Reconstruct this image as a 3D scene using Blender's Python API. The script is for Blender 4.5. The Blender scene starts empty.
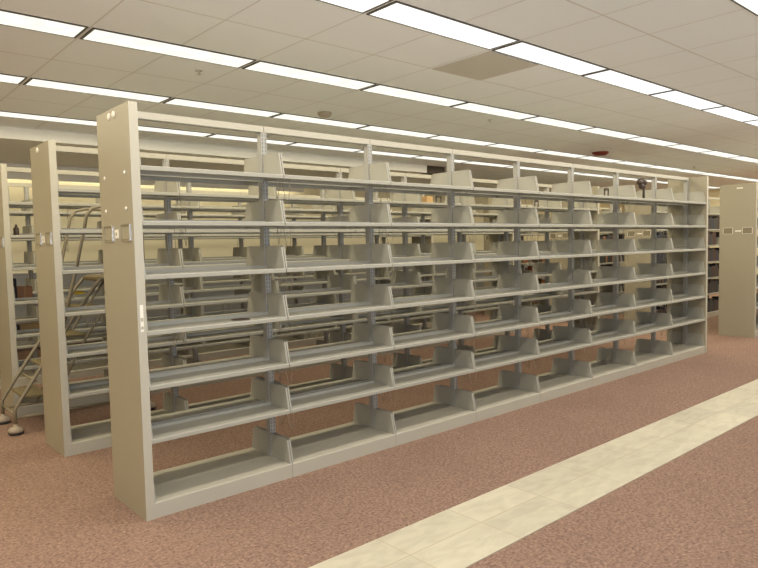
import bpy, math, random
from mathutils import Vector, Matrix
random.seed(7)
sc = bpy.context.scene
COL = sc.collection

# ------------------------------------------------------------------ materials
def new_mat(name, rough=0.5, metal=0.0, spec=0.5):
    m = bpy.data.materials.new(name); m.use_nodes = True
    nt = m.node_tree; b = nt.nodes['Principled BSDF']
    b.inputs['Roughness'].default_value = rough
    b.inputs['Metallic'].default_value = metal
    b.inputs['Specular IOR Level'].default_value = spec
    return m, nt, b

def N(nt, t, **kw):
    n = nt.nodes.new(t)
    for k, v in kw.items():
        if k.startswith('i_'): n.inputs[k[2:].replace('_', ' ')].default_value = v
        else: setattr(n, k, v)
    return n

def math_node(nt, op, a, b=None, c=None):
    n = nt.nodes.new('ShaderNodeMath'); n.operation = op
    for i, v in enumerate((a, b, c)):
        if v is None: continue
        if isinstance(v, (int, float)): n.inputs[i].default_value = v
        else: nt.links.new(v, n.inputs[i])
    return n.outputs[0]

def mix_col(nt, fac, a, b):
    n = nt.nodes.new('ShaderNodeMix'); n.data_type = 'RGBA'
    if isinstance(fac, (int, float)): n.inputs[0].default_value = fac
    else: nt.links.new(fac, n.inputs[0])
    for i, v in ((6, a), (7, b)):
        if isinstance(v, tuple): n.inputs[i].default_value = (*v, 1)
        else: nt.links.new(v, n.inputs[i])
    return n.outputs[2]

def obj_xyz(nt):
    tc = N(nt, 'ShaderNodeTexCoord'); s = N(nt, 'ShaderNodeSeparateXYZ')
    nt.links.new(tc.outputs['Object'], s.inputs[0])
    return tc.outputs['Object'], s.outputs

def simple(name, col, rough=0.5, metal=0.0, var=0.05, scale=6.0, spec=0.5):
    m, nt, b = new_mat(name, rough, metal, spec)
    co, _ = obj_xyz(nt)
    n = N(nt, 'ShaderNodeTexNoise'); n.inputs['Scale'].default_value = scale; n.inputs['Detail'].default_value = 4
    nt.links.new(co, n.inputs['Vector'])
    lo = tuple(max(0, c * (1 - var)) for c in col); hi = tuple(min(1, c * (1 + var)) for c in col)
    nt.links.new(mix_col(nt, n.outputs['Fac'], lo, hi), b.inputs['Base Color'])
    return m

M = {}
M['paint'] = simple('beige_painted_steel', (0.35, 0.335, 0.288), 0.42, 0, 0.03)
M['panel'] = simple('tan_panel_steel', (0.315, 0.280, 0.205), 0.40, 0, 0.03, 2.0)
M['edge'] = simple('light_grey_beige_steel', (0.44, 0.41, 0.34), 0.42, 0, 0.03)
M['white'] = simple('white_plastic', (0.8, 0.76, 0.68), 0.4)
M['holder_shade'] = simple('shaded_panel_tan', (0.20, 0.17, 0.11), 0.5)  # darker panel tan: shade inside the card holders put into the colour
M['chrome'] = simple('polished_steel', (0.75, 0.75, 0.76), 0.22, 0.9)
M['wire'] = simple('steel_wire', (0.42, 0.38, 0.30), 0.35, 0.6)
M['dark'] = simple('dark_brown_steel', (0.045, 0.028, 0.018), 0.5)
M['black'] = simple('black_rubber', (0.02, 0.02, 0.02), 0.7)
M['frame'] = simple('dark_bronze_frame', (0.09, 0.082, 0.07), 0.5)
M['tbar'] = simple('grey_white_tbar', (0.5, 0.47, 0.41), 0.5)
M['cardboard'] = simple('orange_brown_cardboard', (0.40, 0.19, 0.10), 0.8)
M['tanbox'] = simple('tan_cardboard', (0.45, 0.28, 0.12), 0.8)
M['yellow'] = simple('yellow_cloth', (0.62, 0.42, 0.04), 0.8)
M['caster'] = simple('brown_grey_rubber', (0.32, 0.26, 0.20), 0.6)
M['ladder'] = simple('olive_grey_steel', (0.21, 0.175, 0.12), 0.45, 0.1)
M['tread'] = simple('ribbed_rubber_tread', (0.16, 0.125, 0.06), 0.8)
M['red'] = simple('dark_red_plastic', (0.20, 0.03, 0.02), 0.5)
M['detector'] = simple('beige_plastic', (0.42, 0.36, 0.28), 0.5)
M['vent'] = simple('grey_beige_perforated_panel', (0.60, 0.57, 0.53), 0.7, 0, 0.06, 90)
M['wall'] = simple('cream_wall_paint', (0.86, 0.80, 0.60), 0.8, 0, 0.02, 1.5)
M['soffit'] = simple('pale_grey_paint', (0.92, 0.91, 0.88), 0.8, 0, 0.02, 1.5)
M['baseboard'] = simple('brown_vinyl_base', (0.12, 0.09, 0.07), 0.6)
BOOKC = [(0.035, 0.03, 0.03), (0.05, 0.035, 0.025), (0.03, 0.035, 0.05), (0.07, 0.03, 0.022), (0.045, 0.045, 0.04),
         (0.26, 0.07, 0.03), (0.33, 0.15, 0.06), (0.45, 0.36, 0.2)]
BK = [simple('book_cloth_%s' % n, c, 0.75, 0, 0.15, 12) for n, c in
      zip(['black', 'brown', 'navy', 'maroon', 'grey', 'red', 'orange', 'tan'], BOOKC)]
M['pages'] = simple('book_pages', (0.6, 0.52, 0.38), 0.9)

def make_upright_mat():
    m, nt, b = new_mat('slotted_upright_steel', 0.42)
    co, o = obj_xyz(nt)
    fz = math_node(nt, 'FRACT', math_node(nt, 'DIVIDE', o[2], 0.0254))
    a = math_node(nt, 'LESS_THAN', math_node(nt, 'ABSOLUTE', math_node(nt, 'SUBTRACT', fz, 0.5)), 0.30)
    dx = math_node(nt, 'ABSOLUTE', math_node(nt, 'SUBTRACT', math_node(nt, 'ABSOLUTE', o[0]), 0.011))
    c = math_node(nt, 'LESS_THAN', dx, 0.0026)
    f = math_node(nt, 'MULTIPLY', a, c)
    nt.links.new(mix_col(nt, f, (0.335, 0.325, 0.30), (0.09, 0.09, 0.09)), b.inputs['Base Color'])
    return m
M['upright'] = make_upright_mat()

def make_carpet():
    m, nt, b = new_mat('mauve_brown_carpet', 0.95, 0, 0.1)
    co, o = obj_xyz(nt)
    n1 = N(nt, 'ShaderNodeTexNoise'); n1.inputs['Scale'].default_value = 62; n1.inputs['Detail'].default_value = 3; n1.inputs['Roughness'].default_value = 0.7
    n2 = N(nt, 'ShaderNodeTexNoise'); n2.inputs['Scale'].default_value = 1.2; n2.inputs['Detail'].default_value = 2
    n3 = N(nt, 'ShaderNodeTexVoronoi'); n3.inputs['Scale'].default_value = 75
    for n in (n1, n2, n3): nt.links.new(co, n.inputs['Vector'])
    r = N(nt, 'ShaderNodeValToRGB'); r.color_ramp.elements[0].position = 0.36; r.color_ramp.elements[1].position = 0.66
    r.color_ramp.elements[0].color = (0.115, 0.069, 0.055, 1); r.color_ramp.elements[1].color = (0.37, 0.245, 0.19, 1)
    nt.links.new(n1.outputs['Fac'], r.inputs['Fac'])
    r3 = N(nt, 'ShaderNodeValToRGB')
    r3.color_ramp.elements[0].color = (0.15, 0.092, 0.072, 1); r3.color_ramp.elements[1].color = (0.33, 0.212, 0.16, 1)
    sp = N(nt, 'ShaderNodeSeparateXYZ'); nt.links.new(n3.outputs['Color'], sp.inputs[0])
    nt.links.new(sp.outputs[0], r3.inputs['Fac'])
    c = mix_col(nt, 0.4, r.outputs['Color'], r3.outputs['Color'])
    v = math_node(nt, 'ADD', math_node(nt, 'MULTIPLY', n2.outputs['Fac'], 0.25), 0.875)
    vm = N(nt, 'ShaderNodeVectorMath', operation='SCALE')
    nt.links.new(c, vm.inputs[0]); nt.links.new(v, vm.inputs['Scale'])
    nt.links.new(vm.outputs[0], b.inputs['Base Color'])
    bp = N(nt, 'ShaderNodeBump'); bp.inputs['Strength'].default_value = 0.5; bp.inputs['Distance'].default_value = 0.006
    nt.links.new(n1.outputs['Fac'], bp.inputs['Height']); nt.links.new(bp.outputs[0], b.inputs['Normal'])
    return m
M['carpet'] = make_carpet()

def make_stone():
    # rectangular pale stone tiles; seams at regular steps, cloudy veins
    m, nt, b = new_mat('pale_stone_tile', 0.38, 0, 0.4)
    co, o = obj_xyz(nt)
    n1 = N(nt, 'ShaderNodeTexNoise'); n1.inputs['Scale'].default_value = 6; n1.inputs['Detail'].default_value = 6; n1.inputs['Distortion'].default_value = 0.8
    mp = N(nt, 'ShaderNodeMapping'); mp.inputs['Scale'].default_value = (1, 2.4, 1)
    nt.links.new(co, mp.inputs[0]); nt.links.new(mp.outputs[0], n1.inputs['Vector'])
    r = N(nt, 'ShaderNodeValToRGB'); e = r.color_ramp.elements
    e[0].position = 0.33; e[0].color = (0.46, 0.415, 0.325, 1); e[1].position = 0.6; e[1].color = (0.545, 0.50, 0.39, 1)
    nt.links.new(n1.outputs['Fac'], r.inputs['Fac'])
    # per tile tone
    ix = math_node(nt, 'FLOOR', math_node(nt, 'DIVIDE', math_node(nt, 'SUBTRACT', o[0], 2.83), 0.5265))
    iy = math_node(nt, 'FLOOR', math_node(nt, 'DIVIDE', math_node(nt, 'ADD', o[1], 1.285), 0.27))
    wn = N(nt, 'ShaderNodeTexWhiteNoise'); wn.noise_dimensions = '2D'
    cv = N(nt, 'ShaderNodeCombineXYZ'); nt.links.new(ix, cv.inputs[0]); nt.links.new(iy, cv.inputs[1]); nt.links.new(cv.outputs[0], wn.inputs['Vector'])
    tone = math_node(nt, 'ADD', math_node(nt, 'MULTIPLY', wn.outputs['Value'], 0.16), 0.9)
    vm = N(nt, 'ShaderNodeVectorMath', operation='SCALE'); nt.links.new(r.outputs['Color'], vm.inputs[0]); nt.links.new(tone, vm.inputs['Scale'])
    fx = math_node(nt, 'FRACT', math_node(nt, 'DIVIDE', math_node(nt, 'SUBTRACT', o[0], 2.83), 0.5265))
    jx = math_node(nt, 'LESS_THAN', math_node(nt, 'MINIMUM', fx, math_node(nt, 'SUBTRACT', 1, fx)), 0.006)
    jy = math_node(nt, 'LESS_THAN', math_node(nt, 'ABSOLUTE', math_node(nt, 'ADD', o[1], 1.285)), 0.0035)
    j = math_node(nt, 'MULTIPLY', math_node(nt, 'MAXIMUM', jx, jy), 0.8)
    nt.links.new(mix_col(nt, j, vm.outputs[0], (0.40, 0.33, 0.23)), b.inputs['Base Color'])
    return m
M['stone'] = make_stone()

def make_ceiling():
    m, nt, b = new_mat('ceiling_tile', 0.9, 0, 0.1)
    co, o = obj_xyz(nt)
    def lines(v, off, per, w):
        f = math_node(nt, 'FRACT', math_node(nt, 'DIVIDE', math_node(nt, 'SUBTRACT', v, off), per))
        d = math_node(nt, 'MULTIPLY', math_node(nt, 'MINIMUM', f, math_node(nt, 'SUBTRACT', 1, f)), per)
        return math_node(nt, 'LESS_THAN', d, w)
    lx = lines(o[0], 0.067, 0.6096, 0.006)
    ly = lines(o[1], -1.2795, 1.5291, 0.0075)
    n = N(nt, 'ShaderNodeTexNoise'); n.inputs['Scale'].default_value = 70; n.inputs['Detail'].default_value = 3
    nt.links.new(co, n.inputs['Vector'])
    base = mix_col(nt, n.outputs['Fac'], (0.88, 0.91, 0.96), (0.92, 0.95, 0.99))
    nt.links.new(mix_col(nt, math_node(nt, 'MULTIPLY', math_node(nt, 'MAXIMUM', lx, ly), 0.5), base, (0.52, 0.47, 0.40)), b.inputs['Base Color'])
    return m
M['ceiling'] = make_ceiling()

def make_emit(name, col, s):
    m = bpy.data.materials.new(name); m.use_nodes = True; nt = m.node_tree
    nt.nodes.remove(nt.nodes['Principled BSDF'])
    e = N(nt, 'ShaderNodeEmission')
    co, o = obj_xyz(nt)
    # prismatic lens with fluorescent tubes faintly visible behind it
    n = N(nt, 'ShaderNodeTexNoise'); n.inputs['Scale'].default_value = 7; nt.links.new(co, n.inputs['Vector'])
    st = math_node(nt, 'ADD', math_node(nt, 'MULTIPLY', n.outputs['Fac'], 0.5 * s), 0.75 * s)
    e.inputs['Color'].default_value = (*col, 1); nt.links.new(st, e.inputs['Strength'])
    nt.links.new(e.outputs[0], nt.nodes['Material Output'].inputs[0])
    return m
LAMP = 12.5
M['lamp'] = make_emit('fluorescent_lens_warm', (1.0, 0.97, 0.86), 1.12)
M['lamp_cool'] = make_emit('fluorescent_lens_cool', (1.0, 0.99, 0.95), 1.2)

# ------------------------------------------------------------------ mesh helpers
class MB:
    def __init__(s): s.v = []; s.f = []; s.mi = []; s.sm = []
    def add(s, vs, fs, mi=0, smooth=False):
        o = len(s.v); s.v += [tuple(v) for v in vs]
        for f in fs: s.f.append([i + o for i in f]); s.mi.append(mi); s.sm.append(smooth)
        return s
    def box(s, x0, x1, y0, y1, z0, z1, mi=0):
        v = [(x, y, z) for z in (z0, z1) for y in (y0, y1) for x in (x0, x1)]
        return s.add(v, [(0, 2, 3, 1), (4, 5, 7, 6), (0, 1, 5, 4), (2, 6, 7, 3), (0, 4, 6, 2), (1, 3, 7, 5)], mi)
    def bbox(s, x0, x1, y0, y1, z0, z1, c=0.004, mi=0):
        """box with chamfered vertical+top edges (profile in XY chamfered)"""
        def ring(z, d):
            return [(x0 + c + d, y0 + d, z), (x1 - c - d, y0 + d, z), (x1 - d, y0 + c + d, z), (x1 - d, y1 - c - d, z),
                    (x1 - c - d, y1 - d, z), (x0 + c + d, y1 - d, z), (x0 + d, y1 - c - d, z), (x0 + d, y0 + c + d, z)]
        rs = [ring(z0, 0), ring(z1 - c, 0), ring(z1, c * .7)]
        v = sum(rs, []); f = [tuple(range(7, -1, -1)), tuple(range(16, 24))]
        for k in range(2):
            for i in range(8):
                j = (i + 1) % 8; f.append((k * 8 + i, k * 8 + j, k * 8 + 8 + j, k * 8 + 8 + i))
        return s.add(v, f, mi)
    def prism(s, prof, axis, a0, a1, mi=0):
        """extrude 2D profile (ccw) along axis"""
        n = len(prof)
        def P(p, a):
            return (a, p[0], p[1]) if axis == 'x' else ((p[0], a, p[1]) if axis == 'y' else (p[0], p[1], a))
        v = [P(p, a0) for p in prof] + [P(p, a1) for p in prof]
        f = [tuple(range(n - 1, -1, -1)), tuple(range(n, 2 * n))]
        for i in range(n):
            j = (i + 1) % n; f.append((i, j, n + j, n + i))
        return s.add(v, f, mi)
    def tube(s, pts, r, n=8, mi=0):
        pts = [Vector(p) for p in pts]; rings = []
        t0 = (pts[1] - pts[0]).normalized()
        up = Vector((0, 0, 1)) if abs(t0.z) < .9 else Vector((1, 0, 0))
        a = t0.cross(up).normalized()
        for i, p in enumerate(pts):
            t = ((pts[min(i + 1, len(pts) - 1)] - pts[max(i - 1, 0)])).normalized()
            a = (a - t * a.dot(t)).normalized(); b = t.cross(a)
            rings.append([p + (a * math.cos(2 * math.pi * k / n) + b * math.sin(2 * math.pi * k / n)) * r for k in range(n)])
        v = sum(rings, []); f = [tuple(range(n - 1, -1, -1)), tuple(range(len(v) - n, len(v)))]
        for i in range(len(pts) - 1):
            for k in range(n):
                j = (k + 1) % n; f.append((i * n + k, i * n + j, i * n + n + j, i * n + n + k))
        return s.add(v, f, mi, True)
    def lathe(s, prof, c=(0, 0, 0), n=20, mi=0):
        v = []; f = []
        for r, z in prof:
            v += [(c[0] + r * math.cos(2 * math.pi * k / n), c[1] + r * math.sin(2 * math.pi * k / n), c[2] + z) for k in range(n)]
        for i in range(len(prof) - 1):
            for k in range(n):
                j = (k + 1) % n; f.append((i * n + k, i * n + j, i * n + n + j, i * n + n + k))
        f.append(tuple(range(n - 1, -1, -1))); f.append(tuple(range(len(v) - n, len(v))))
        return s.add(v, f, mi, True)
    def mesh(s, name, mats):
        me = bpy.data.meshes.new(name); me.from_pydata(s.v, [], s.f)
        for m in (mats if isinstance(mats, (list, tuple)) else [mats]): me.materials.append(m)
        me.polygons.foreach_set('material_index', s.mi); me.polygons.foreach_set('use_smooth', s.sm)
        me.update()
        import bmesh
        b = bmesh.new(); b.from_mesh(me); bmesh.ops.recalc_face_normals(b, faces=b.faces); b.to_mesh(me); b.free()
        return me

def put(name, me, parent=None, loc=(0, 0, 0), rz=0.0):
    o = bpy.data.objects.new(name, me); COL.objects.link(o)
    o.location = loc; o.rotation_euler.z = rz
    if parent: o.parent = parent
    return o
def tag(o, label, cat, group=None):
    o['label'] = label; o['category'] = cat
    if group: o['group'] = group
    return o
def empty(name, loc, label, cat, group=None, rz=0):
    o = bpy.data.objects.new(name, None); COL.objects.link(o); o.location = loc; o.rotation_euler.z = rz
    o.empty_display_size = 0.1
    return tag(o, label, cat, group)
def struct(name, mb, m):
    o = put(name, mb.mesh(name, m)); o['kind'] = 'structure'; return o
ORD = ['first', 'second', 'third', 'fourth', 'fifth', 'sixth', 'seventh', 'eighth', 'ninth', 'tenth', 'eleventh', 'twelfth', 'thirteenth', 'fourteenth', 'fifteenth']

FILL_ENERGY = 32.0; VAL = 5.0
# ------------------------------------------------------------------ the room
HC, HL = 2.917, 2.785          # main ceiling, dropped ceiling
XW0, XW1, YW0, YW1 = -4.2, 19.0, -6.6, 7.4
SOF = 4.85; SOX = 7.17
struct('floor', MB().box(XW0, XW1, -2.72, YW1, -0.1, 0), M['carpet'])
struct('floor_bounce', MB().box(XW0, XW1, YW0, -2.72, -0.1, 0), M['stone'])  # unseen floor behind the camera, made pale stone to bounce light upward
mb = MB().box(XW0, XW1, YW0, SOF, HC, HC + 0.1).box(SOX, XW1, SOF, YW1, HC, HC + 0.1)
struct('ceiling', mb, M['ceiling'])
struct('ceiling_dropped', MB().box(XW0, SOX, SOF + .02, YW1, HL, HC + 0.1), M['soffit'])
struct('trim_1', MB().box(XW0, SOX, SOF, SOF + .02, HL, HC), M['soffit'])      # fascia of the dropped ceiling
struct('trim_3', MB().box(SOX, SOX + .48, SOF, SOF + .3, HL + .01, HC), M['dark'])   # dark brown block at the end of the dropped ceiling
struct('wall_back', MB().box(XW0, XW1, YW1, YW1 + .12, 0, HC), M['wall'])
struct('wall_right', MB().box(XW1, XW1 + .12, YW0, YW1, 0, HC), M['wall'])
struct('wall_left', MB().box(XW0 - .12, XW0, YW0, YW1, 0, HC), M['wall'])
WX = [(-3.4, -.6), (.2, 3.0), (3.8, 6.6), (7.4, 10.2)]; WZ0, WZ1 = .85, 2.45  # added openings behind the camera, made up to let in cool fill
mb = MB().box(XW0, XW1, YW0 - .12, YW0, 0, WZ0).box(XW0, XW1, YW0 - .12, YW0, WZ1, HC)
for a, b_ in zip([XW0] + [w_[1] for w_ in WX], [w_[0] for w_ in WX] + [XW1]): mb.box(a, b_, YW0 - .12, YW0, WZ0, WZ1)
struct('wall_front', mb, M['wall'])
for n_, (a, b_) in enumerate(WX):
    mb = MB(); t_ = .05
    mb.box(a, a + t_, YW0 - .1, YW0 - .02, WZ0, WZ1).box(b_ - t_, b_, YW0 - .1, YW0 - .02, WZ0, WZ1)
    mb.box(a + t_, b_ - t_, YW0 - .1, YW0 - .02, WZ0, WZ0 + t_).box(a + t_, b_ - t_, YW0 - .1, YW0 - .02, WZ1 - t_, WZ1)
    mb.box((a + b_) / 2 - .025, (a + b_) / 2 + .025, YW0 - .1, YW0 - .02, WZ0 + t_, WZ1 - t_)
    struct('added_window_%d' % (n_ + 1), mb, M['frame'])
    dl = bpy.data.lights.new('cool_fill', 'AREA'); dl.shape = 'RECTANGLE'; dl.size = b_ - a - .1; dl.size_y = WZ1 - WZ0 - .1  # added cool fill light, one behind each opening
    dl.energy = FILL_ENERGY; dl.color = (0.70, 0.83, 1.0)
    do = bpy.data.objects.new('cool_fill', dl); COL.objects.link(do)
    do.location = ((a + b_) / 2, YW0 - .11, (WZ0 + WZ1) / 2); do.rotation_euler = (math.pi / 2, 0, 0)
M['wall_low'] = simple('blue_grey_lower_wall', (0.26, 0.265, 0.28), 0.5)
struct('trim_2', MB().box(XW0, XW1, YW1 - .03, YW1, 0.1, 1.15).box(XW0, XW1, YW1 - .045, YW1, 1.15, 1.18), M['wall_low'])  # blue-grey band with a thin ledge along the lower back wall
struct('baseboard_back', MB().box(XW0, XW1, YW1 - .012, YW1, 0, 0.1), M['baseboard'])
o = put('stone_walkway', MB().box(-2.2, 17.5, -1.545, -1.045, 0.0, 0.004).mesh('stone_walkway', M['stone'])); o['kind'] = 'structure'
o.name = 'floor_walkway'

# ------------------------------------------------------------------ ceiling lights
LX0, LS = 0.067, 1.2192
frame_mb = MB()
hx, hy, t, te = LS / 2 - 0.013, 0.136, 0.012, 0.016
for a in ((-hx, hx, -hy, -hy + t), (-hx, hx, hy - t, hy), (-hx, -hx + te, -hy + t, hy - t), (hx - te, hx, -hy + t, hy - t)):
    frame_mb.box(a[0], a[1], a[2], a[3], -0.007, 0)
frame_me = frame_mb.mesh('light_frame', M['frame'])
def lens_mesh(m_):
    m = MB(); n = 24; x0, x1 = -hx + te, hx - te; y0, y1 = -hy + t, hy - t
    m.box(x0, x1, y0, y1, -0.006, -0.001)
    return m.mesh('light_diffuser', m_)
lens_me = lens_mesh(M['lamp']); lens_cool = lens_mesh(M['lamp_cool'])
rows = [(-0.515, 0, 'nearest lamp row'), (1.0165, 1, 'second lamp row'), (2.552, 2, 'third lamp row'), (4.09, 3, 'farthest lamp row'),
        (-2.04, 4, 'lamp row beyond the walkway')]
def lamp_data(name, col, rad):
    l = bpy.data.lights.new(name, 'AREA'); l.shape = 'RECTANGLE'; l.size = 1.14; l.size_y = .24
    l.energy = rad * math.pi * 1.14 * .24; l.color = col
    return l
LAMP_WARM = lamp_data('fluorescent_warm', (1.0, 0.885, 0.59), LAMP)
LAMP_COOL = lamp_data('fluorescent_cool', (1.0, 0.93, 0.77), LAMP * 1.15)
for Y, k, nm in rows:
    i0, i1 = (-3, 15)
    for i in range(i0, i1):
        xc = LX0 + LS * (i + .5)
        o = empty('ceiling_light', (xc, Y, HC), '', 'ceiling light', 'recessed fluorescent lights in rows across the ceiling')
        n = i - i0
        o['label'] = 'recessed fluorescent ceiling light, %s, %s from the left end' % (nm, ORD[n] if n < 15 else ['sixteenth', 'seventeenth', 'eighteenth'][n - 15])
        al = bpy.data.objects.new('tube_light', LAMP_COOL if k in (0, 4) else LAMP_WARM); COL.objects.link(al)
        al.location = (xc, Y, HC - .009); put('frame', frame_me, o); put('diffuser', lens_cool if k in (0, 4) else lens_me, o)

# ------------------------------------------------------------------ valance lights along the back wall
M['tube'] = make_emit('fluorescent_tube', (1.0, 0.88, 0.62), VAL)
vb = MB().box(-.6, .6, 7.12 - YW1, 7.14 - YW1, .0, .225).box(-.6, .6, 7.14 - YW1, 0, .215, .225).box(-.012, .012, 7.14 - YW1, 0, .10, .215).mesh('valance_board', M['soffit'])
vt = MB().tube([(-.57, -.17, .13), (.57, -.17, .13)], .016, 8).tube([(-.57, -.10, .13), (.57, -.10, .13)], .016, 8).mesh('tube', M['tube'])
for i in range(7):
    o = empty('valance_light', (.62 + i * 1.2, YW1, 2.56), 'pale wall valance light high on the back wall, %s from the left' % ORD[i], 'wall light', 'valance lights along the back wall')
    if o.location.x > SOX - .6: bpy.data.objects.remove(o); break
    put('board', vb, o); put('tube', vt, o)

# ------------------------------------------------------------------ ceiling fittings
def disc_thing(name, loc, prof, m, label, cat):
    return tag(put(name, MB().lathe(prof).mesh(name, m), None, loc), label, cat)
disc_thing('smoke_detector', (2.864, 2.158, HC), [(0.075, 0), (0.075, -.02), (0.055, -.045), (0.02, -.05)], M['detector'], 'round beige smoke detector on the ceiling beside the third lamp row', 'smoke detector')
disc_thing('fire_alarm', (8.37, 2.09, HC), [(0.13, 0), (0.13, -.018), (0.09, -.05), (0.03, -.055)], M['red'], 'dark red round alarm on the ceiling above the far shelves', 'alarm')
for loc, lb in (((1.064, 1.423, HC), 'small sprinkler head on the ceiling near the left, beyond the second lamp row'),
                ((4.664, 1.37, HC), 'small sprinkler head on the ceiling above the middle of the shelves'),
                ((12.02, 2.128, HC), 'small sprinkler head on the ceiling far to the right')):
    disc_thing('sprinkler_head', loc, [(0.03, 0), (0.03, -.004), (0.008, -.006), (0.008, -.026), (0.018, -.027), (0.018, -.030)], M['tbar'], lb, 'sprinkler head')
tag(put('ceiling_vent', MB().box(2.531, 3.131, -.36, .244, -0.008, 0).mesh('ceiling_vent', M['vent']), None, (0, 0, HC)),
    'darker grey square return vent panel in the ceiling next to the nearest lamp row', 'vent')

# ------------------------------------------------------------------ shelving
S = 0.9144; D = 0.504; H = 2.2815
LV = [0.433, 0.732, 1.035, 1.343, 1.638, 1.936]     # shelf edge centres
ZB = 0.089
LVN = ['lowest raised', 'second raised', 'third raised', 'fourth raised', 'second from top', 'top']
yf, yb = 0.004, 0.224     # front face shelf, in from the front

def shelf_me():
    # pan: rolled front lip, deck, back stop
    w = S - 0.006; d = yb - yf
    prof = [(yf + .004, -.014), (yf + .014, -.014), (yf + .014, .008), (yb - .003, .008), (yb - .003, -.010), (yb, -.010), (yb, .030),
            (yb - .004, .030), (yb - .004, .0125), (yf + .003, .0125), (yf, .009), (yf, -.011)]
    return MB().prism(prof, 'x', -w / 2, w / 2).mesh('shelf', M['paint'])
def base_me():
    w = S - 0.003
    prof = [(yf, 0), (yf + .006, 0), (yf + .006, ZB - .004), (yb, ZB - .004), (yb, ZB), (yf + .003, ZB), (yf, ZB - .003)]
    return MB().prism(prof, 'x', -w / 2, w / 2).box(-S / 2 + .024, S / 2 - .024, yb, D / 2 - .0005, ZB - .005, ZB).mesh('base_shelf', [M['edge']])
def bracket_me(sgn):
    """tapered end plate; front edge bent towards the bay boundary (sgn = +1: the right hand one)"""
    m = MB(); z0, z1 = -.012, .158
    t = .0022
    prof = [(yf + .003, z0), (yb + .002, z0), (yb + .002, z1), (yf + .052, z1), (yf + .036, z1 - .008)]
    m.prism(prof, 'x', -t / 2, t / 2)
    # flange along the sloping front edge
    a = [(yf + .001, z0), (yf + .004, z0), (yf + .039, z1 - .010), (yf + .036, z1 - .008)]
    x0, x1 = (0, .0095) if sgn > 0 else (-.0095, 0)
    m.prism(a, 'x', x0, x1)
    # hook tabs at the upright
    m.box(-t / 2, t / 2, yb, yb + .006, .01, .04).box(-t / 2, t / 2, yb, yb + .006, .11, .14)
    return m.mesh('end_bracket', M['paint'])
SH, BS, BR, BL = shelf_me(), base_me(), bracket_me(1), bracket_me(-1)
def upright_me():
    m = MB(); y0, y1 = .2285, .2755
    hw = .021
    m.box(-hw, hw, y0 - D / 2, y1 - D / 2, 0.0, 2.245)
    return m.mesh('upright', M['upright'])
UP = upright_me()
def rail_me():
    w = S - .004
    prof = [(-.026, 2.242), (-.020, 2.242), (-.020, 2.276), (.020, 2.276), (.020, 2.242), (.026, 2.242), (.026, 2.282), (-.026, 2.282)]
    return MB().prism(prof, 'x', -w / 2, w / 2).mesh('top_rail', M['edge'])
RL = rail_me()
TP = 0.048
def panel_me():
    m = MB(); c = .004
    # boxed steel panel: face slightly behind folded edges
    m.prism([(0, 0), (TP, 0), (TP, D), (0, D)], 'z', 0, H)
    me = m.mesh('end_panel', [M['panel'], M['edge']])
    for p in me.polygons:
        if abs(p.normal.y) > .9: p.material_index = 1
    return me
PN = panel_me()
def holder_me():
    w, h = .129, .088
    m = MB()
    m.box(-.002, 0, -w / 2, w / 2, -h / 2, h / 2)
    m.box(-.007, 0, -w / 2 - .004, -w / 2, -h / 2, h / 2, 1)
    m.box(-.007, 0, w / 2, w / 2 + .004, -h / 2, h / 2, 0)
    m.box(-.006, 0, -w / 2, w / 2, h / 2, h / 2 + .004, 0).box(-.006, 0, -w / 2, w / 2, -h / 2 - .004, -h / 2, 0)
    m.box(-.0035, -.002, -w / 2, w / 2, h / 2 - .012, h / 2, 2).box(-.0035, -.002, -w / 2, w / 2, -h / 2, -h / 2 + .010, 2)  # dark strips paint the shade along the holder's top and bottom
    return m.mesh('card_holder', [M['panel'], M['chrome'], M['holder_shade']])
HO = holder_me()
def cap_me(): return MB().lathe([(.011, 0), (.011, .003), (.005, .006)], n=12).mesh('bolt_cap', M['white'])
CAP = cap_me()
PLUG = MB().lathe([(.021, 0), (.021, .004), (.014, .008)], n=14).mesh('end_plug', M['white'])
def plate_me(): return MB().box(-.004, 0, -.026, .026, -.024, .024).box(-.006, -.003, -.009, .009, -.008, .008, 1).mesh('latch_plate', [M['white'], M['panel']])
PL = plate_me()

_h = HO.copy(); _h.materials.clear(); [_h.materials.append(m_) for m_ in (M['panel'], M['white'], M['holder_shade'])]
for p_ in _h.polygons:
    c_ = p_.center
    if abs(c_.z) > .0435 or abs(c_.y) > .064: p_.material_index = 1
    elif abs(p_.normal.x) > .9 and p_.material_index == 0: p_.material_index = 2
HO_LIGHT = _h
BAR = MB().box(-.004, 0, -.042, .042, -.010, .010).box(-.006, -.003, -.036, .036, -.006, .006).mesh('latch_plate', [M['white']])
def copy_tree(o, parent=None):
    c = o.copy(); COL.objects.link(c)
    if parent: c.parent = parent
    for ch in list(o.children): copy_tree(ch, c)
    return c

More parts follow.
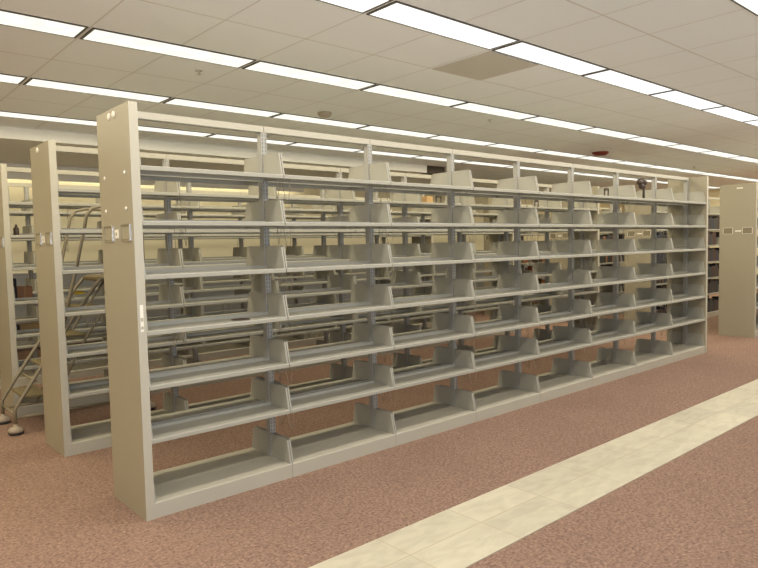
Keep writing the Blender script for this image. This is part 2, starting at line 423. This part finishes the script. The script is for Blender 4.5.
def shelving(x0, y0, n, label, faces=(0, 1), fitted=True, skip=(), caps=True, style=0, double_plug=True, group=None):
    root = empty('library_shelving', (x0, y0, 0), label, 'shelving unit', group)
    def cap(parent, y, z, nm='bolt_cap'):
        c = put(nm, CAP if nm == 'bolt_cap' else PLUG, parent, (0, y, z)); c.rotation_euler.y = -math.pi / 2
    for e in (0, 1):
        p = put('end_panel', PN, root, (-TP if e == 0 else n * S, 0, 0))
        if e == 0:
            for y in (.3825, .1135): put('card_holder', HO_LIGHT if style else HO, p, (0, y, 1.589))
            l = put('latch_plate', BAR if style else PL, p, (0, .24 if style else .251, 1.585)); l['label'] = 'white latch plate'
            if caps:
                for y, z in ((.41, 1.910), (.094, 1.914), (.41, 1.72), (.094, 1.72)): cap(p, y, z)
            if style: put('end_plate', BAR, p, (0, .225, 2.219)); continue
            cap(p, .291, 2.243, 'end_plug')
            if double_plug: cap(p, .222, 2.245, 'end_plug')
    for i in range(n + 1):
        x = min(max(i * S, .0215), n * S - .0215)
        put('upright', UP, root, (x, D / 2, 0))
    for i in range(n):
        put('top_rail', RL, root, (i * S + S / 2, D / 2, 0))
        for fc in faces:
            def place(nm, me, z):
                if fc == 0: return put(nm, me, root, (i * S + S / 2, 0, z))
                return put(nm, me, root, (i * S + S / 2, D, z), math.pi)
            b = place('base_shelf', BS, 0)
            if fitted:
                put('end_bracket', BR, b, (S / 2 - .012, 0, ZB)); put('end_bracket', BL, b, (-S / 2 + .012, 0, ZB))
            for k, z in enumerate(LV):
                if (i, k, fc) in skip: continue
                s = place('shelf', SH, z)
                put('end_bracket', BR, s, (S / 2 - .012, 0, .0)); put('end_bracket', BL, s, (-S / 2 + .012, 0, .0))
    return root

R1 = shelving(0, 0, 8, 'long empty beige double-sided steel shelving in front, closest to the stone walkway')
for ch in R1.children:
    if ch.name.startswith('end_panel') and ch.location.x < 0:
        st = put('sticker', MB().box(.014, .032, -.0012, 0, 1.048, 1.195).box(.016, .030, -.002, -.0008, 1.062, 1.078, 1).box(.016, .030, -.002, -.0008, 1.105, 1.125, 1).mesh('sticker', [M['white'], M['edge']]), ch)
        st['label'] = 'white tape strip on the front edge'
R2 = shelving(-.0, 1.5283, 8, 'empty beige steel shelving second from the walkway, directly behind the front row', caps=False, double_plug=False)
R3 = shelving(-.0, 3.0566, 8, 'beige steel shelving third from the walkway, holding a cardboard box at its left', caps=False, double_plug=False)
R4 = shelving(.55 - S, 4.55, 8, 'beige steel shelving farthest from the walkway, below the dropped ceiling', caps=False, double_plug=False)
# ranges beyond the cross aisle
FX = 9.05 + TP
Q1 = shelving(FX, 0, 3, 'shelving at right edge across the aisle, only its tan end panel showing', caps=False, style=1)
Q2 = shelving(FX, 1.5283, 5, 'shelving of dark volumes beyond the cross aisle, seen past the front row end', caps=False, style=1)
Q3 = shelving(FX, 3.0566, 5, 'book shelving beyond the cross aisle, in line with the third row', caps=False, style=1)
Q4 = shelving(FX, 4.585, 5, 'book shelving beyond the cross aisle, in line with the fourth row', caps=False, style=1)

# ------------------------------------------------------------------ books in the far ranges
def book_me(w, h, d, bm):
    m = MB(); t = .004
    m.box(0, w, 0, t, 0, h)                     # spine
    m.box(0, t, t, d, 0, h).box(w - t, w, t, d, 0, h)
    m.box(t, w - t, t, d - .006, .004, h - .004, 1)
    return m.mesh('book', [bm, M['pages']])
BV = {}
def book(x, y, z, w, h, d, c, label, group):
    key = (round(w, 3), round(h, 3), round(d, 2), c)
    if key not in BV: BV[key] = book_me(w, h, d, BK[c])
    return tag(put('book', BV[key], None, (x, y, z)), label, 'book', group)
def fill(rx, ry, bay, k, pal, label, group, f=1.0, w0=(0.055, .065, .08)):
    x = rx + bay * S + .024; end = rx + (bay + f) * S - .024
    z = (LV[k] + .0125) if k >= 0 else ZB
    while True:
        w = random.choice(w0); h = random.choice((.20, .215, .235, .25)); c = random.choice(pal)
        if x + w > end: break
        book(x, ry + yf + .02, z + .0005, w, h, .18, c, label, group); x += w + .001
DK = [0, 0, 1, 2, 3, 4]
for bay in (0, 2, 3):
    for k in range(-1, 5):
        if bay == 0 and k in (4,): continue
        if k == 5 : continue
        fill(FX, 1.5283, bay, k, DK, 'dark bound volume on the shelving beyond the cross aisle past the front row end',
             'dark bound volumes in the far shelving', 1.0 if k != 3 else .8)
for bay, ks, pal in ((0, (0, 1, 2, 3), DK), (1, (1, 2, 3, 4), DK + [6]), (2, (0, 2, 3), DK)):
    for k in ks:
        fill(FX, 3.0566, bay, k, pal, 'dark brown book on the far shelving in line with the third row', 'brown books in the far shelving', random.choice((.6, 1, .8)))
for bay, ks in ((0, (1, 2)), (1, (0, 1, 2))):
    for k in ks:
        fill(FX, 4.585, bay, k, [5, 6, 3, 1, 7], 'reddish or tan book on the far shelving in line with the fourth row', 'reddish books in the far shelving', random.choice((.7, 1)))

# ------------------------------------------------------------------ wire book supports hanging under the shelves
def wire_me():
    # sliding clip under the shelf, double U of wire hanging down
    m = MB(); r = .0019
    m.box(-.006, .006, .03, .20, -.004, 0)
    pts = [(0, .05, -.003), (.004, .055, -.06), (.010, .075, -.145), (.011, .095, -.152), (.010, .115, -.145), (.004, .13, -.06), (0, .135, -.003)]
    m.tube(pts, r, 6)
    m.tube([(-.004, .145, -.003), (-.012, .155, -.08), (-.016, .17, -.135), (-.010, .19, -.08), (-.004, .195, -.003)], r, 6)
    return m.mesh('wire_book_support', M['wire'])
WI = wire_me()
def wire(row_y, rowname, x0, bay, k, dx, face=0, rz=0):
    z = LV[k] + .0078
    x = x0 + bay * S + dx
    if face == 0: o = put('wire_book_support', WI, None, (x, row_y + .006, z))
    else: o = put('wire_book_support', WI, None, (x, row_y + D - .006, z), math.pi)
    tag(o, 'thin wire book support under the %s shelf, %s bay, %s%s' % (LVN[k], ORD[bay], rowname, '' if face == 0 else ', rear side'),
        'book support', 'wire book supports hanging under the shelves')
for bay in range(1, 8):
    for k in range(6):
        wire(0, 'front row', 0, bay, k, .05 + .03 * random.random())
for k in range(0, 6, 2): wire(0, 'front row', 0, 0, k, .30 + .02 * k, 1)
for bay in range(0, 8):
    for k in (1, 2, 3, 4, 5):
        if random.random() < .5: wire(1.5283, 'second row', 0, bay, k, random.choice((.06, .08, .22, .45)))
for bay in range(0, 8):
    for k in (2, 3, 4, 5):
        if random.random() < .45: wire(3.0566, 'third row', 0, bay, k, random.choice((.06, .3, .55)))
for bay in range(5, 8):
    for dx in (.20, .31, .40, .52, .60, .71):
        pass

# ------------------------------------------------------------------ loose items on the shelves
def arch_bookend(loc, label):
    m = MB(); w, h = .095, .095
    m.box(-w / 2, -w / 2 + .02, -.003, .003, 0, h - .015).box(w / 2 - .02, w / 2, -.003, .003, 0, h - .015)
    m.prism([(-w / 2, h - .03), (w / 2, h - .03), (w / 2, h - .012), (w / 2 - .014, h), (-w / 2 + .014, h), (-w / 2, h - .012)], 'y', -.003, .003)
    m.box(-w / 2, w / 2, -.003, .08, 0, .003)
    return tag(put('bookend', m.mesh('bookend', M['dark']), None, loc), label, 'bookend', 'dark arched bookends left on the shelves')
zA = LV[5] + .0128
arch_bookend((4.04, 1.62, zA), 'dark arched bookend on the top shelf of the second row, left of two')
arch_bookend((5.93, 1.62, zA), 'dark arched bookend on the top shelf of the second row, right of two')
arch_bookend((5.01, .10, zA), 'dark arched bookend on the top shelf of the front row')
tag(put('box', MB().bbox(0, .10, 0, .08, 0, .075, .003).mesh('box', M['tanbox']), None, (3.83, 1.60, zA)), 'small tan box beside an arched bookend on the second row top shelf', 'box')
# tall dark stand
st = empty('display_stand', (5.85, .11, zA), 'dark brown knobbly stand rising from the front row top shelf', 'stand')
put('base', MB().lathe([(.035, 0), (.035, .006), (.012, .012)], n=14).mesh('base', M['dark']), st)
put('stem', MB().tube([(0, 0, .008), (.002, 0, .10), (-.002, 0, .17)], .014, 8).mesh('stem', M['dark']), st)
hd = MB()
for x, z, r in ((-.095, .190, .036), (-.045, .200, .040), (.0, .188, .040), (-.055, .150, .034), (-.015, .145, .030)):
    hd.lathe([(r * .25, z - r), (r * .8, z - r * .6), (r, z), (r * .8, z + r * .6), (r * .25, z + r)], (x, 0, 0), 12)
put('head', hd.mesh('head', M['dark']), st)
# dark oval pad on the third shelf
tag(put('rubber_pad', MB().lathe([(.06, 0), (.06, .003), (.05, .004)], n=24).mesh('rubber_pad', M['dark']), None, (.63, .10, LV[2] + .0128)),
    'flat dark round pad lying on a shelf in the first bay of the front row', 'pad')
# items on the third row, left bay
tag(put('cardboard_box', MB().bbox(0, .135, 0, .12, 0, .12, .003).box(.06, .075, -.001, .121, .0, .1205, 1).mesh('cardboard_box', [M['cardboard'], M['tanbox']]), None, (.10, 3.40, LV[2] + .0128)),
    'orange brown cardboard box on the third row shelving, seen between left end panels', 'box')
tag(put('book', book_me(.035, .20, .14, BK[0]), None, (.060, 3.38, LV[2] + .0128)), 'black book standing left of the orange brown cardboard box', 'book')
tag(put('book', book_me(.03, .10, .12, BK[7]), None, (.024, 3.38, LV[2] + .0128)), 'short pale book at the left of the black book on the third row', 'book')
fb = empty('carton', (.03, 3.38, LV[1] + .0128), 'low tan carton with a dark left end on the third row shelving', 'carton')
put('body', MB().bbox(.075, .26, 0, .12, 0, .062, .002).mesh('body', M['tanbox']), fb)
put('end_flap', MB().bbox(0, .074, 0, .12, 0, .062, .002).mesh('end_flap', M['dark']), fb)
tag(put('bottle', MB().lathe([(.022, 0), (.024, .01), (.024, .06), (.010, .08), (.010, .098)], n=14).mesh('bottle', M['dark']), None, (.075, 3.18, LV[4] + .0128)),
    'small dark bottle standing on the third row shelving at far left', 'bottle')
tag(put('cloth', MB().bbox(0, .12, 0, .10, 0, .028, .010).bbox(.01, .10, .01, .09, .028, .045, .010).mesh('cloth', M['yellow']), None, (.60, 3.38, LV[2] + .0128)),
    'folded yellow cloth on the third row shelving behind the ladder rail', 'cloth')

# ------------------------------------------------------------------ rolling ladder between second and third rows
L = empty('step_ladder', (0, 0, 0), 'olive grey rolling step ladder on casters between the second and third rows', 'ladder')
L.location = (0.3, 2.55, 0)
def LP(pts): return [(x - .3, y - 2.55, z) for x, y, z in pts]
ya, ybk = 2.45, 2.92
for y, nm in ((ya, 'near'), (ybk, 'far')):
    put('side_rail', MB().tube(LP([(-.165, y, .075), (-.165, y, .20), (-.13, y, .26), (.07, y, .56), (.50, y, 1.17), (.56, y, 1.24), (.62, y, 1.26), (.95, y, 1.26)]), .015, 10).mesh('side_rail', M['ladder']), L)
    put('handrail', MB().tube(LP([(.22, y, .78), (.30, y, 1.10), (.37, y, 1.37), (.445, y, 1.68), (.47, y, 1.80), (.52, y, 1.865), (.60, y, 1.885), (.86, y, 1.885), (.92, y, 1.86), (.95, y, 1.80), (.95, y, 1.26)]), .014, 10).mesh('handrail', M['ladder']), L)
    put('brace', MB().tube(LP([(.10, y, .13), (.34, y, .62), (.60, y, 1.0), (.78, y, 1.25)]), .012, 8).mesh('brace', M['ladder']), L)
    put('rear_leg', MB().tube(LP([(.95, y, .075), (.95, y, 1.26)]), .015, 8).mesh('rear_leg', M['ladder']), L)
    put('base_rail', MB().tube(LP([(-.16, y, .135), (.95, y, .135)]), .012, 8).mesh('base_rail', M['ladder']), L)
    for x in (-.165, .95):
        c = MB(); 
        pos = (x - .3, y - 2.55, 0)
        c.lathe([(.046, 0), (.056, .006), (.058, .022)], pos, 18, 1)
        c.lathe([(.058, .022), (.060, .034), (.052, .052), (.030, .064), (.018, .068), (.018, .085)], pos, 18, 0)
        put('caster', c.mesh('caster', [M['caster'], M['black']]), L)
for i in range(5):
    z = .30 + i * .235; x = -.10 + (z - .26) * .70
    put('tread', MB().bbox(x - .30 - .02, x - .30 + .17, ya - 2.55 + .012, ybk - 2.55 - .012, z - .018, z, .004).mesh('tread', M['tread']), L)
put('platform', MB().bbox(.55 - .3, .94 - .3, ya - 2.55 + .016, ybk - 2.55 - .016, 1.235, 1.262, .004).mesh('platform', M['tread']), L)
for z, x in ((.16, -.16), (.42, .0)):
    put('cross_bar', MB().tube(LP([(x, ya, z), (x, ybk, z)]), .011, 8).mesh('cross_bar', M['ladder']), L)

# ------------------------------------------------------------------ camera
cx, cy, cz, yaw, pit, rol, f = -1.3555, -3.4686, 1.493, 0.7206, -0.0606, -0.0213, 645.75
fw = Vector((math.sin(yaw) * math.cos(pit), math.cos(yaw) * math.cos(pit), math.sin(pit)))
r = Vector((math.cos(yaw), -math.sin(yaw), 0)); u = r.cross(fw)
r2 = r * math.cos(rol) + u * math.sin(rol); u2 = -r * math.sin(rol) + u * math.cos(rol)
cam = bpy.data.cameras.new('camera'); co = bpy.data.objects.new('camera', cam); COL.objects.link(co)
mw = Matrix((r2, u2, -fw)).transposed().to_4x4(); mw.translation = Vector((cx, cy, cz)); co.matrix_world = mw
cam.sensor_fit = 'HORIZONTAL'; cam.sensor_width = 36; cam.lens = 36 * f / 758; cam.clip_start = 0.05
sc.camera = co

# camera flash that fired when the picture was taken
fl = bpy.data.lights.new('flash', 'AREA'); fl.shape = 'RECTANGLE'; fl.size = .05; fl.size_y = .03
fl.energy = 30; fl.color = (0.74, 0.84, 1.0)
fo = bpy.data.objects.new('flash', fl); COL.objects.link(fo)
fm = mw.copy(); fm.translation = Vector((cx, cy, cz)) + u2 * .05 + r2 * .03; fo.matrix_world = fm

# ------------------------------------------------------------------ world, view
w = bpy.data.worlds.new('world'); sc.world = w; w.use_nodes = True
w.node_tree.nodes['Background'].inputs[0].default_value = (0.8, 0.85, 1, 1)
w.node_tree.nodes['Background'].inputs[1].default_value = 0.05
sc.view_settings.view_transform = 'Standard'; sc.view_settings.look = 'None'
sc.view_settings.exposure = 0.0; sc.view_settings.gamma = 1.0
sc.view_settings.use_curve_mapping = False
sc.cycles.max_bounces = 10; sc.cycles.diffuse_bounces = 8; sc.cycles.glossy_bounces = 4
sc.cycles.use_denoising = True
sc.cycles.sample_clamp_indirect = 8
